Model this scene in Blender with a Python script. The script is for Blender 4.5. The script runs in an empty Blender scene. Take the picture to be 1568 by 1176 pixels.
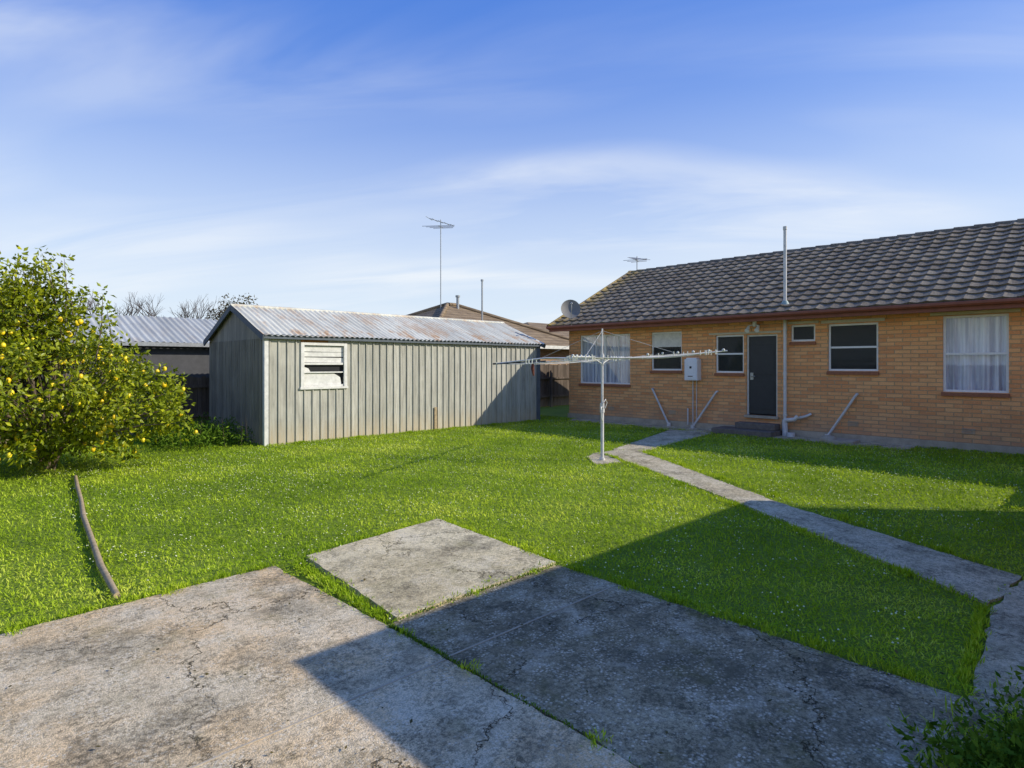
import bpy, math, random
import numpy as np
from mathutils import Vector, Matrix
random.seed(7); rng=np.random.default_rng(11)
scn=bpy.context.scene
scn.view_settings.view_transform='Standard'; scn.view_settings.look='None'; scn.view_settings.exposure=0

# ------------------------------------------------------------ material helper
class M:
    def __init__(s,name):
        s.m=bpy.data.materials.new(name); s.m.use_nodes=True; s.nt=s.m.node_tree; s.nt.nodes.clear()
        s.out=s.nt.nodes.new('ShaderNodeOutputMaterial'); s._o=None
    def n(s,t,props=None,ins=None):
        nd=s.nt.nodes.new('ShaderNode'+t)
        for k,v in (props or {}).items(): setattr(nd,k,v)
        for k,v in (ins or {}).items():
            if v is None: continue
            sk=nd.inputs[k]
            if hasattr(v,'is_output'): s.nt.links.new(v,sk)
            else:
                if isinstance(v,tuple) and len(v)==3 and sk.type=='RGBA': v=(*v,1)
                sk.default_value=v
        return nd
    def obj(s):
        if s._o is None: s._o=s.n('TexCoord').outputs['Object']
        return s._o
    def scl(s,v,sc,rot=(0,0,0)):
        return s.n('Mapping',None,{'Vector':v,'Scale':sc,'Rotation':rot}).outputs[0]
    def noise(s,scale,detail=4,rough=.55,vec=None,dist=0):
        return s.n('TexNoise',None,{'Vector':vec or s.obj(),'Scale':scale,'Detail':detail,'Roughness':rough,'Distortion':dist}).outputs[0]
    def mr(s,v,a,b,c=0.,d=1.):
        return s.n('MapRange',None,{0:v,1:a,2:b,3:c,4:d}).outputs[0]
    def math(s,op,a,b=0.):
        return s.n('Math',{'operation':op},{0:a,1:b}).outputs[0]
    def mix(s,f,a,b,blend='MIX'):
        return s.n('Mix',{'data_type':'RGBA','blend_type':blend},{0:f,6:a,7:b}).outputs[2]
    def bump(s,h,st=.3,d=.01,nrm=None):
        return s.n('Bump',None,{'Strength':st,'Distance':d,'Height':h,'Normal':nrm}).outputs[0]
    def bsdf(s,col,rough=.8,metal=0.,nrm=None,spec=.3,**k):
        b=s.n('BsdfPrincipled',None,{'Base Color':col,'Roughness':rough,'Metallic':metal,'Normal':nrm,'Specular IOR Level':spec})
        s.nt.links.new(b.outputs[0],s.out.inputs[0]); return s.m
def paint(name,col,rough=.6,var=.25,metal=0.,scale=6):
    m=M(name); f=m.noise(scale,6,.65); g=m.noise(scale*9,3)
    d=tuple(c*(1-var) for c in col)
    c=m.mix(m.mr(f,.3,.7),d,col); c=m.mix(m.math('MULTIPLY',m.mr(g,.5,.75),.4),c,tuple(x*.6 for x in col))
    return m.bsdf(c,rough,metal,m.bump(g,.15,.004))

# ------------------------------------------------------------ mesh builder
class B:
    def __init__(s): s.v=[]; s.f=[]; s.mi=[]; s.sm=[]
    def add(s,vs,fs,mi=0,smooth=False):
        o=len(s.v); s.v+= [tuple(v) for v in vs]
        for f in fs: s.f.append(tuple(i+o for i in f)); s.mi.append(mi); s.sm.append(smooth)
    def box(s,x0,x1,y0,y1,z0,z1,mi=0):
        v=[(x,y,z) for x in (x0,x1) for y in (y0,y1) for z in (z0,z1)]
        s.add(v,[(0,1,3,2),(4,6,7,5),(0,4,5,1),(2,3,7,6),(0,2,6,4),(1,5,7,3)],mi)
    def bar(s,p,q,w,h,mi=0):
        p=Vector(p);q=Vector(q);d=(q-p).normalized()
        u=Vector((0,0,1)) if abs(d.z)<.9 else Vector((1,0,0))
        a=d.cross(u).normalized()*w/2; b=a.cross(d).normalized()*h/2
        v=[e+i*a+j*b for e in (p,q) for i,j in ((-1,-1),(1,-1),(1,1),(-1,1))]
        s.add(v,[(0,1,2,3),(7,6,5,4),(0,4,5,1),(1,5,6,2),(2,6,7,3),(3,7,4,0)],mi)
    def tube(s,pts,rs,n=8,mi=0,cap=True):
        pts=[Vector(p) for p in pts]
        if not isinstance(rs,(list,tuple)): rs=[rs]*len(pts)
        vs=[];fs=[]
        for i,p in enumerate(pts):
            d=(pts[min(i+1,len(pts)-1)]-pts[max(i-1,0)]).normalized()
            u=Vector((0,0,1)) if abs(d.z)<.9 else Vector((1,0,0))
            a=d.cross(u).normalized(); b=a.cross(d)
            for k in range(n):
                t=2*math.pi*k/n; vs.append(p+(a*math.cos(t)+b*math.sin(t))*rs[i])
        for i in range(len(pts)-1):
            for k in range(n):
                k2=(k+1)%n; fs.append((i*n+k,i*n+k2,(i+1)*n+k2,(i+1)*n+k))
        s.add(vs,fs,mi,True)
        if cap:
            o=len(pts)-1
            s.add(vs[:n],[tuple(range(n))],mi); s.add(vs[o*n:],[tuple(range(n))[::-1]],mi)
    def poly(s,pts,z0,z1,mi=0):
        n=len(pts); v=[(x,y,z0) for x,y in pts]+[(x,y,z1) for x,y in pts]
        s.add(v,[tuple(range(n,2*n))]+[(i,(i+1)%n,n+(i+1)%n,n+i) for i in range(n)],mi)
    def grid(s,fn,nu,nv,mi=0,smooth=True):
        v=[fn(i,j) for i in range(nu+1) for j in range(nv+1)]
        s.add(v,[(i*(nv+1)+j,(i+1)*(nv+1)+j,(i+1)*(nv+1)+j+1,i*(nv+1)+j+1) for i in range(nu) for j in range(nv)],mi,smooth)
    def ball(s,c,r,mi=0,nu=6,nv=8,ax=(1,1,1)):
        c=Vector(c)
        s.grid(lambda i,j:(c.x+r*ax[0]*math.sin(math.pi*i/nu)*math.cos(2*math.pi*j/nv),c.y+r*ax[1]*math.sin(math.pi*i/nu)*math.sin(2*math.pi*j/nv),c.z+r*ax[2]*math.cos(math.pi*i/nu)),nu,nv,mi)
    def obj(s,name,mats,parent=None,bevel=0):
        me=bpy.data.meshes.new(name); me.from_pydata(s.v,[],s.f); 
        for m in mats: me.materials.append(m)
        me.polygons.foreach_set('material_index',s.mi); me.polygons.foreach_set('use_smooth',s.sm); me.update()
        o=bpy.data.objects.new(name,me); scn.collection.objects.link(o)
        if parent: o.parent=parent
        if bevel:
            b=o.modifiers.new('bev','BEVEL'); b.width=bevel; b.segments=2; b.limit_method='ANGLE'
        return o
def empty(name):
    o=bpy.data.objects.new(name,None); scn.collection.objects.link(o); return o
def npmesh(name,V,F,mat,parent=None,attr=None):
    me=bpy.data.meshes.new(name); n=len(V); k=F.shape[1]; nf=len(F)
    me.vertices.add(n); me.vertices.foreach_set('co',V.astype(np.float32).ravel())
    me.loops.add(nf*k); me.loops.foreach_set('vertex_index',F.astype(np.int32).ravel())
    me.polygons.add(nf); me.polygons.foreach_set('loop_start',np.arange(0,nf*k,k,dtype=np.int32))
    if attr is not None:
        a=me.attributes.new('tint','FLOAT','POINT'); a.data.foreach_set('value',attr.astype(np.float32))
    me.update(calc_edges=True); me.validate()
    mats=mat if isinstance(mat,list) else [mat]
    for m in mats: me.materials.append(m)
    o=bpy.data.objects.new(name,me); scn.collection.objects.link(o)
    if parent: o.parent=parent
    return o

# ------------------------------------------------------------ materials
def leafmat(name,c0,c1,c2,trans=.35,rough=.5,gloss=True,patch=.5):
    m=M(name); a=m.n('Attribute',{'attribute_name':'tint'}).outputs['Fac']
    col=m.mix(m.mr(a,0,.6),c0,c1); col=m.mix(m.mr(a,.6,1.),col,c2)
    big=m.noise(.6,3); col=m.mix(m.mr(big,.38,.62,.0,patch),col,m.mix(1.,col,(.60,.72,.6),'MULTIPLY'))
    if gloss: p=m.n('BsdfPrincipled',None,{'Base Color':col,'Roughness':rough,'Specular IOR Level':.35})
    else: p=m.n('BsdfDiffuse',None,{'Color':col})
    t=m.n('BsdfTranslucent',None,{'Color':m.mix(1.,col,(1.15,1.1,.6),'MULTIPLY')})
    x=m.n('MixShader',None,{0:trans,1:p.outputs[0],2:t.outputs[0]})
    m.nt.links.new(x.outputs[0],m.out.inputs[0]); return m.m
MG=leafmat('grass_blades',(.22,.33,.02),(.50,.64,.035),(.76,.80,.12),.34,.5,False,.75)
ML=leafmat('lemon_leaves',(.08,.12,.006),(.34,.38,.012),(.62,.60,.02),.3,.4)
MW=leafmat('weed_leaves',(.05,.11,.01),(.16,.26,.03),(.28,.38,.04),.3,.5,False)
MD=leafmat('dark_leaves',(.06,.06,.03),(.13,.10,.04),(.18,.14,.06),.2,.5,False)

def ground_mat():
    m=M('soil_and_grass'); a=m.noise(1.2,4); b=m.noise(45,3,.7)
    c=m.mix(m.mr(a,.3,.7),(.16,.24,.02),(.26,.35,.03)); c=m.mix(m.mr(b,.45,.7),c,(.11,.13,.02))
    return m.bsdf(c,.95,0,m.bump(b,.8,.03))
MGround=ground_mat()
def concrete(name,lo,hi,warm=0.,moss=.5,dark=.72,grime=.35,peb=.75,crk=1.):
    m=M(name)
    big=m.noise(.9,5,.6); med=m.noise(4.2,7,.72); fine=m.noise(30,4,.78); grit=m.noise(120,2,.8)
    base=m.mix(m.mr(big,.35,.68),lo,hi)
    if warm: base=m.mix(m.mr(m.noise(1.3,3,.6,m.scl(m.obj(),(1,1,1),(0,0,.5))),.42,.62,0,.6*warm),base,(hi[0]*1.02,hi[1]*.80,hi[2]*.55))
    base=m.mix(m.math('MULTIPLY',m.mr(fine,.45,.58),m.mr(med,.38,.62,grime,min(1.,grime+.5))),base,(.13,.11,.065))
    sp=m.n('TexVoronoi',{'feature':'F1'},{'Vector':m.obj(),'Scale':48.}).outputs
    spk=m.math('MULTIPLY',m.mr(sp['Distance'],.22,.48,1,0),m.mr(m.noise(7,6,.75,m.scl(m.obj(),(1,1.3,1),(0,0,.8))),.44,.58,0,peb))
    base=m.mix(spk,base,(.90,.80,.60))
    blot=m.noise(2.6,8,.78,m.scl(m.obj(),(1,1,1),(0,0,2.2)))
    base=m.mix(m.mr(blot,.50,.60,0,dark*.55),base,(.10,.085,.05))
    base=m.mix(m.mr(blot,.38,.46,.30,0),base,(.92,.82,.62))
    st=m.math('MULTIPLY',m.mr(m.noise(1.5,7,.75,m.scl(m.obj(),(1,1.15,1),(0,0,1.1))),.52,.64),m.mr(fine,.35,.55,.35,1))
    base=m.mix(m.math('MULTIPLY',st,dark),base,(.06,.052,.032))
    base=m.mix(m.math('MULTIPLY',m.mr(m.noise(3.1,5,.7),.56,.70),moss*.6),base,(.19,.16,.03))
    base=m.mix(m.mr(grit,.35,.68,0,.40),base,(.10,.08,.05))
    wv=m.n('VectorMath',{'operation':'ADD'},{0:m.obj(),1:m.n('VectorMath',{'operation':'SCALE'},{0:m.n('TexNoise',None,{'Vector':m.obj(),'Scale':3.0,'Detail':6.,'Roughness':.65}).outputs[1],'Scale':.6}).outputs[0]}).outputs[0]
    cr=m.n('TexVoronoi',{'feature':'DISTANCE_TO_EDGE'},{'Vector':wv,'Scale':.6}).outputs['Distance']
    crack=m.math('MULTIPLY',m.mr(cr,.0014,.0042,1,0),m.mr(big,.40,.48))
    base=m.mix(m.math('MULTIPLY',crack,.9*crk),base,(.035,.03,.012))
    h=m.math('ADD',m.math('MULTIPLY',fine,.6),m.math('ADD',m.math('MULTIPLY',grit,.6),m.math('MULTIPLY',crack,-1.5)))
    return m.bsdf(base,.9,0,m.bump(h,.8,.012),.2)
MC=concrete('weathered_concrete',(.70,.59,.35),(.95,.82,.52),.2,.7,.6,.18,.5)
MCw=concrete('weathered_concrete_warm',(.68,.56,.36),(.95,.79,.53),1,.6,.7,.25,.8)
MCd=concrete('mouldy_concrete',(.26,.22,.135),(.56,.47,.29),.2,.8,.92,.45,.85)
MCp=concrete('path_concrete',(.60,.52,.34),(.88,.77,.52),.2,.6,.6,.25,.4,.5)
def brickmat(name,c1,c2,mort,xy=True):
    m=M(name); sx=m.n('SeparateXYZ',None,{0:m.obj()}).outputs
    vec=m.n('CombineXYZ',None,{0:m.math('ADD',sx[0],sx[1]),1:sx[2],2:0.}).outputs[0]
    b=m.n('TexBrick',{'offset':.5},{'Vector':vec,'Color1':c1,'Color2':c2,'Mortar':mort,'Scale':1.,'Mortar Size':.009,'Mortar Smooth':.4,'Bias':0.,'Brick Width':.30,'Row Height':.086})
    f=m.noise(2.,5,.6); g=m.noise(50,4,.75)
    c=m.mix(m.mr(f,.35,.7,0,.3),b.outputs[0],(.44,.24,.12)); c=m.mix(m.mr(g,.48,.7,0,.5),c,(.36,.18,.08))
    c=m.mix(m.mr(m.noise(16,3,.7),.6,.72,0,.5),c,(.85,.64,.42))
    dirt=m.math('MULTIPLY',m.mr(sx[2],.15,.75,1,0),m.mr(f,.3,.6,.2,.6)); c=m.mix(dirt,c,(.40,.30,.2))
    h=m.math('ADD',m.math('MULTIPLY',b.outputs[1],-1.),m.math('MULTIPLY',g,.4))
    return m.bsdf(c,.85,0,m.bump(h,.9,.016),.2)
MBrick=brickmat('orange_brick',(.93,.48,.20),(.74,.31,.12),(.52,.36,.20))
MBrick2=brickmat('tan_brick',(.42,.3,.2),(.36,.24,.15),(.4,.36,.3))
def tilemat():
    m=M('concrete_roof_tiles'); sx=m.n('SeparateXYZ',None,{0:m.obj()}).outputs
    cell=m.n('CombineXYZ',None,{0:m.math('FLOOR',m.math('DIVIDE',sx[1],.3)),1:m.math('FLOOR',m.math('DIVIDE',m.math('SUBTRACT',sx[0],14.42),.2997)),2:0.}).outputs[0]
    w=m.n('TexWhiteNoise',{'noise_dimensions':'3D'},{0:cell}).outputs[0]
    f=m.noise(1.1,5,.6); g=m.noise(30,4,.75)
    c=m.mix(w,(.10,.080,.055),(.22,.185,.13)); c=m.mix(m.mr(f,.4,.7,0,.6),c,(.16,.12,.07))
    c=m.mix(m.mr(g,.52,.66,0,.7),c,(.36,.32,.24)); c=m.mix(m.mr(m.noise(9,5,.7),.58,.68,0,.85),c,(.035,.03,.02))
    far=m.math('MULTIPLY',m.mr(sx[1],12.3,13.1),m.mr(m.noise(6,4),.4,.55)); c=m.mix(m.math('MULTIPLY',far,.8),c,(.46,.31,.07))
    return m.bsdf(c,.7,0,m.bump(g,.6,.01),.35)
MTile=tilemat()
def tile2():
    m=M('neighbour_tiles'); sx=m.n('SeparateXYZ',None,{0:m.obj()}).outputs
    s=m.math('ADD',sx[0],sx[1]); w=m.math('SINE',m.math('MULTIPLY',s,21.)); z=m.math('FRACT',m.math('DIVIDE',sx[2],.14))
    f=m.noise(2,5); c=m.mix(m.mr(f,.35,.65),(.20,.14,.08),(.30,.22,.13)); c=m.mix(m.mr(z,0,.3,.7,0),c,(.07,.05,.03))
    return m.bsdf(c,.8,0,m.bump(m.math('ADD',w,z),.8,.03))
MTile2=tile2()
def galv(name,rust=.5,base=(.42,.42,.38)):
    m=M(name); sx=m.n('SeparateXYZ',None,{0:m.obj()}).outputs
    sheet=m.n('TexWhiteNoise',{'noise_dimensions':'1D'},{1:m.math('FLOOR',m.math('DIVIDE',sx[0],.76))}).outputs[0]
    st=m.noise(1.,5,.7,m.scl(m.obj(),(5,.7,.7))); f=m.noise(1.3,6,.75,m.scl(m.obj(),(1.6,.6,.6)))
    c=m.mix(m.mr(sheet,0,1,0,.6),base,tuple(x*.6 for x in base)); c=m.mix(m.mr(st,.42,.62,0,.7),c,tuple(x*.55 for x in base))
    low=m.mr(sx[2],2.35,2.75,1.,.45)
    c=m.mix(m.math('MULTIPLY',m.mr(f,.50,.60),m.math('MULTIPLY',low,rust)),c,(.45,.25,.10))
    c=m.mix(m.mr(m.noise(25,3),.6,.7,0,.4),c,tuple(x*1.15 for x in base))
    return m.bsdf(c,.6,.0,m.bump(st,.1,.003),.35)
MGalv=galv('galvanised_iron',1.,(.72,.70,.58)); MGalv2=galv('galvanised_iron_light',.15,(.50,.51,.47))
def boards(name,c0,c1,pitch,axis):
    m=M(name); sx=m.n('SeparateXYZ',None,{0:m.obj()}).outputs
    w=m.n('TexWhiteNoise',{'noise_dimensions':'1D'},{1:m.math('FLOOR',m.math('DIVIDE',sx[axis],pitch))}).outputs[0]
    st=m.noise(1.,6,.75,m.scl(m.obj(),(22,22,1.3))); f=m.noise(1.6,4); g=m.noise(40,3,.7)
    c=m.mix(w,c0,c1); c=m.mix(m.mr(st,.42,.66,0,.7),c,tuple(x*.5 for x in c0)); c=m.mix(m.mr(f,.5,.75,0,.4),c,tuple(x*1.15 for x in c1))
    low=m.math('MULTIPLY',m.mr(sx[2],.02,.55,1,0),m.mr(st,.3,.6)); c=m.mix(m.math('MULTIPLY',low,.75),c,(.52,.40,.23))
    return m.bsdf(c,.8,0,m.bump(m.math('ADD',st,m.math('MULTIPLY',g,.4)),.5,.006),.2)
MBoard=boards('painted_weatherboard',(.40,.385,.32),(.53,.51,.43),.195,0)
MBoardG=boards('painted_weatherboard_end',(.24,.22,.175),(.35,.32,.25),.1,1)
MFence=boards('fence_palings',(.10,.075,.055),(.17,.13,.10),.1,0)
MFence2=boards('fence_palings_side',(.10,.075,.055),(.17,.13,.10),.1,1)
MWhite=paint('white_paint',(.82,.82,.79),.5,.1); MWhiteOld=paint('old_white_paint',(.78,.76,.69),.6,.3,0,9)
MCream=paint('cream_paint',(.62,.55,.4),.6,.2); MRed=paint('red_brown_gutter',(.26,.085,.05),.45,.3)
MDoor=paint('charcoal_door',(.04,.042,.045),.45,.2); MDark=paint('dark_interior',(.03,.03,.03),.9,.3)
MSteel=paint('galvanised_steel',(.45,.46,.46),.4,.35,.6,20); MPipe=paint('grey_white_pipe',(.72,.70,.66),.45,.25)
MDish=paint('dish_grey',(.22,.21,.19),.6,.2); MRust=paint('rust',(.4,.17,.05),.9,.4)
MBlack=paint('black_rubber',(.03,.03,.03),.6,.2); MSill=paint('sill_brick',(.36,.15,.08),.8,.4,0,20)
MStep=paint('dark_step',(.20,.17,.14),.8,.4,0,10); MBark=paint('bark',(.2,.15,.1),.9,.5,0,15)
MTwig=paint('bare_twigs',(.13,.10,.09),.9,.4); MTimber=paint('grey_timber',(.50,.38,.22),.85,.5,0,14)
MPlinth=paint('plinth_concrete',(.50,.43,.32),.9,.35,0,4); MBlue=paint('blue_grey_paint',(.12,.14,.16),.7,.3)
MSoffit=paint('soffit',(.5,.47,.4),.8,.15); MLead=paint('lead_flashing',(.35,.45,.42),.5,.3)
MGreyBox=paint('meter_white',(.78,.78,.78),.45,.08); MPlastic=paint('pegs',(.7,.7,.6),.5,.3,0,40)
MRag=paint('rag',(.18,.06,.04),.9,.3)
def screenm():
    m=M('fly_screen'); p=m.n('BsdfPrincipled',None,{'Base Color':(.035,.04,.038,1),'Roughness':.7,'Specular IOR Level':.2}); t=m.n('BsdfTransparent')
    x=m.n('MixShader',None,{0:.35,1:p.outputs[0],2:t.outputs[0]}); m.nt.links.new(x.outputs[0],m.out.inputs[0]); return m.m
MScreen=screenm()
def lemonm():
    m=M('lemon_skin'); return m.bsdf(m.mix(m.mr(m.noise(5,2),.4,.6),(.88,.58,.01),(.95,.74,.03)),.4,0,None,.5)
MLemon=lemonm()
def glassm():
    m=M('window_glass'); fr=m.n('Fresnel',None,{'IOR':1.5}).outputs[0]
    g=m.n('BsdfGlossy',None,{'Color':(1,1,1),'Roughness':.02}); t=m.n('BsdfTransparent',None,{'Color':(.9,.93,.92)})
    x=m.n('MixShader',None,{0:m.math('ADD',m.math('MULTIPLY',fr,1.1),.03),1:t.outputs[0],2:g.outputs[0]}); m.nt.links.new(x.outputs[0],m.out.inputs[0]); return m.m
MGlass=glassm()
def lace():
    m=M('lace_curtain'); 
    w=m.noise(1.,4,.6,m.scl(m.obj(),(1,14,.6)))
    return m.bsdf(m.mix(m.mr(w,.35,.65),(.40,.40,.50),(.9,.9,.95)),.9)
MLace=lace()

# ------------------------------------------------------------ ground and paving
b=B(); b.grid(lambda i,j:(-400+i*40,-400+j*40,0),20,20,0,False); b.obj('ground',[MGround])
SL=[ [(2.27,3.46),(3.90,3.48),(4.05,5.36),(2.42,5.14)],
     [(-9,-6),(2.17,-6),(2.17,3.40),(2.12,5.10),(.33,5.02),(-9,4.9)],
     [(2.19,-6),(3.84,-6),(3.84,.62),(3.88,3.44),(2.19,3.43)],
     [(3.87,-.35),(7.9,-.35),(7.2,.0),(6.42,.62),(5.45,.70),(4.0,.60),(3.87,.6)],
     [(5.50,.72),(6.41,.64),(7.59,2.98),(10.2,6.88),(9.95,7.28),(9.3,7.32),(9.42,7.06),(7.24,3.36)],
     [(10.22,6.9),(10.6,6.9),(13.4,7.3),(14.28,7.4),(14.28,8.7),(13.9,8.5),(10.1,7.42),(9.97,7.3)],
     [(14.3,3.2),(14.96,3.2),(14.96,12.4),(14.3,12.2)],
     [(8.35,6.55),(8.8,6.3),(9.25,6.75),(9.28,7.3),(8.9,7.15)] ]
def jag(p,step=.25,amp=.018):
    out=[]
    for i in range(len(p)):
        a=np.array(p[i]);c=np.array(p[(i+1)%len(p)]);L=np.linalg.norm(c-a);n=max(1,int(L/step)); 
        nn=np.array([-(c-a)[1],(c-a)[0]])/max(L,1e-6)
        for k in range(n):
            q=a+(c-a)*k/n+nn*(random.uniform(-amp,amp)); out.append((float(q[0]),float(q[1])))
    return out
pv=empty('concrete_paving')
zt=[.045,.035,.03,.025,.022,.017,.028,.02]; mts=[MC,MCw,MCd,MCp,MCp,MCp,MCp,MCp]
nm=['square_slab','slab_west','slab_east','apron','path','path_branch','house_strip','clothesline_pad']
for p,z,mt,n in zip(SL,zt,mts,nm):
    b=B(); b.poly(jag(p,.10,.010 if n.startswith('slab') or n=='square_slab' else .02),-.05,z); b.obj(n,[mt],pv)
b=B(); b.box(2.2,3.85,2.80,2.811,.03,.0345); b.box(-3,2.16,2.78,2.79,.03,.0388); b.obj('expansion_joints',[MPlinth],pv)

def inpoly(x,y,p):
    c=np.zeros(x.shape,bool); n=len(p)
    for i in range(n):
        x1,y1=p[i];x2,y2=p[(i+1)%n]
        if y1==y2: continue
        cond=((y1>y)!=(y2>y))&(x<(x2-x1)*(y-y1)/(y2-y1)+x1); c^=cond
    return c
def wav(x,y,s=1.,o=0.):
    return (np.sin(x*2.1*s+1.3+o)+np.sin(y*2.7*s+.4+o)+np.sin((x+y)*3.9*s+2+o)+np.sin((x-1.6*y)*5.3*s+o)+np.sin((x*1.7+y*.6)*9.1*s+o))/5
def allowed(x,y):
    e=.08*wav(x,y,2.5)
    jx=x+rng.normal(0,.024,x.shape)+e; jy=y+rng.normal(0,.024,x.shape)+e
    ok=np.ones(x.shape,bool)
    for p in SL: ok&=~inpoly(jx,jy,p)
    ok&=~((x>5.15)&(x<13.8)&(y>12.88)&(y<16.5)); ok&=~(x>14.95); ok&=(y<16.7)&(x>-7)
    ok&=~((x<3.80)&(y<3.38)); ok&=~((x<2.08)&(y<4.84)); ok&=(y>-.3)
    return ok
N=520000
d0,d1=2.9,21.5; u=rng.random(N); d=(u*(d1**.8-d0**.8)+d0**.8)**(1/.8)
th=math.pi/4+rng.uniform(-1.0,1.0,N); x=d*np.cos(th); y=d*np.sin(th)
ok=allowed(x,y); x=x[ok];y=y[ok];d=d[ok];n=len(x)
tu=wav(x,y,1.1)*.5+.5; tu2=wav(x,y,4.,2.)*.5+.5
clover=rng.random(n)<(.12+.42*tu)
S=(d/4.)**.45*1.05
L=np.where(clover,rng.uniform(.010,.020,n),rng.uniform(.022,.048,n)*(.60+.7*tu2))*S
L=np.minimum(L,.075)
W=np.where(clover,L*.85,rng.uniform(.0045,.008,n)*S)
az=rng.uniform(0,2*math.pi,n); el=np.where(clover,rng.uniform(-.3,.5,n),rng.uniform(.15,1.15,n))
dx=np.cos(az)*np.cos(el);dy=np.sin(az)*np.cos(el);dz=np.sin(el)
z0=np.where(clover,rng.uniform(.012,.032,n)*(.6+.7*tu2),rng.uniform(0,.01,n))
z0=np.where((x<3.98)&(y<5.4)|(inpoly(x,y,SL[0])),z0+.03,z0)
base=np.stack([x,y,z0],1); D=np.stack([dx,dy,dz],1); Sd=np.stack([-np.sin(az),np.cos(az),rng.uniform(-.3,.3,n)],1)
tip=base+D*L[:,None]; mid=base+D*(L*.5)[:,None]+np.array([0,0,1])*(L*.06)[:,None]
V=np.stack([base,mid-Sd*(W/2)[:,None],tip,mid+Sd*(W/2)[:,None]],1).reshape(-1,3)
tint=np.clip(rng.normal(.47,.20,n)+.30*(tu2-.5)+.50*(wav(x,y,.45,.7))+np.where(clover,-.08,.02),0,1)
lawn=empty('lawn')
npmesh('lawn_blades',V,np.arange(4*n).reshape(n,4),MG,lawn,np.repeat(tint,4))
def blades(name,pts,Lr,Wr,mat,par,elr=(.5,1.4)):
    n=len(pts); az=rng.uniform(0,2*math.pi,n); el=rng.uniform(*elr,n); L=rng.uniform(*Lr,n); W=rng.uniform(*Wr,n)
    D=np.stack([np.cos(az)*np.cos(el),np.sin(az)*np.cos(el),np.sin(el)],1); Sd=np.stack([-np.sin(az),np.cos(az),rng.uniform(-.4,.4,n)],1)
    tip=pts+D*L[:,None]; mid=pts+D*(L*.5)[:,None]
    V=np.stack([pts,mid-Sd*(W/2)[:,None],tip,mid+Sd*(W/2)[:,None]],1).reshape(-1,3)
    return npmesh(name,V,np.arange(4*n).reshape(n,4),mat,par,np.repeat(np.clip(rng.normal(.45,.22,n),0,1),4))
E=[]
def edge(a,c,sp,m):
    t=rng.random(m)[:,None]; t=np.clip(t+.03*np.sin(t*37),0,1); p=np.array(a)*(1-t)+np.array(c)*t+rng.normal(0,sp,(m,2)); E.append(np.c_[p,np.full(m,.01)])
edge((5.2,12.82),(13.7,12.82),.03,5000); edge((14.28,3.),(14.28,12),.04,1200); edge((14.93,1.),(14.93,3.),.03,900)
edge((2.22,3.5),(2.3,5.1),.02,1500); edge((3.9,.66),(3.92,3.44),.03,1500); edge((.3,5.08),(2.15,5.14),.03,1400); edge((-2,5.02),(.3,5.08),.025,800)
edge((4.0,3.5),(4.1,5.3),.02,900); edge((2.4,5.2),(4.0,5.4),.02,800); edge((4.,.64),(5.4,.74),.02,900); edge((5.5,.8),(9.4,7.1),.03,2500); edge((6.45,.7),(10.2,6.85),.03,2500)
blades('edge_grass',np.concatenate(E),(.03,.075),(.005,.010),MG,lawn)
P=np.c_[np.full(1200,2.18)+rng.normal(0,.011,1200),3.4-rng.exponential(.7,1200),np.full(1200,.03)]
P2=np.c_[rng.uniform(2.2,3.9,450),3.445+rng.normal(0,.010,450),np.full(450,.03)]
blades('joint_moss',np.r_[P,P2],(.008,.026),(.004,.011),MW,lawn)
tufts=[(2.18,3.25),(2.2,2.6),(2.95,3.44),(3.6,3.45),(2.19,1.7),(3.86,1.6),(3.85,2.7),(1.3,5.03),(.4,4.99)]
P=np.concatenate([np.c_[rng.normal(a,.03,60),rng.normal(c,.03,60),np.full(60,.03)] for a,c in tufts])
blades('joint_tufts',P,(.02,.055),(.004,.009),MG,lawn)
fx=rng.uniform(1,14,7200); fy=rng.uniform(1,12.5,7200); k=allowed(fx,fy)&(wav(fx,fy,.8,1.)>-.15); fx=fx[k];fy=fy[k]
nf=len(fx); r=rng.uniform(.005,.009,nf); zz=rng.uniform(.035,.05,nf)
pt=np.stack([fx,fy,zz],1); o=np.array([[1,0,0],[0,1,0],[-1,0,0],[0,-1,0],[0,0,1]])
V=(pt[:,None,:]+o[None]*r[:,None,None]).reshape(-1,3); F=(np.array([[0,1,4],[1,2,4],[2,3,4],[3,0,4]])[None]+5*np.arange(nf)[:,None,None]).reshape(-1,3)
npmesh('clover_flowers',V,F,paint('clover_flower',(.85,.85,.5),.8,.2),lawn)
m=220; P=np.c_[rng.uniform(.0,4.2,m),rng.uniform(.5,5.2,m),np.full(m,.049)]
blades('fallen_leaves',P,(.012,.035),(.008,.02),MD,pv,(-.05,.35))

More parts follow.
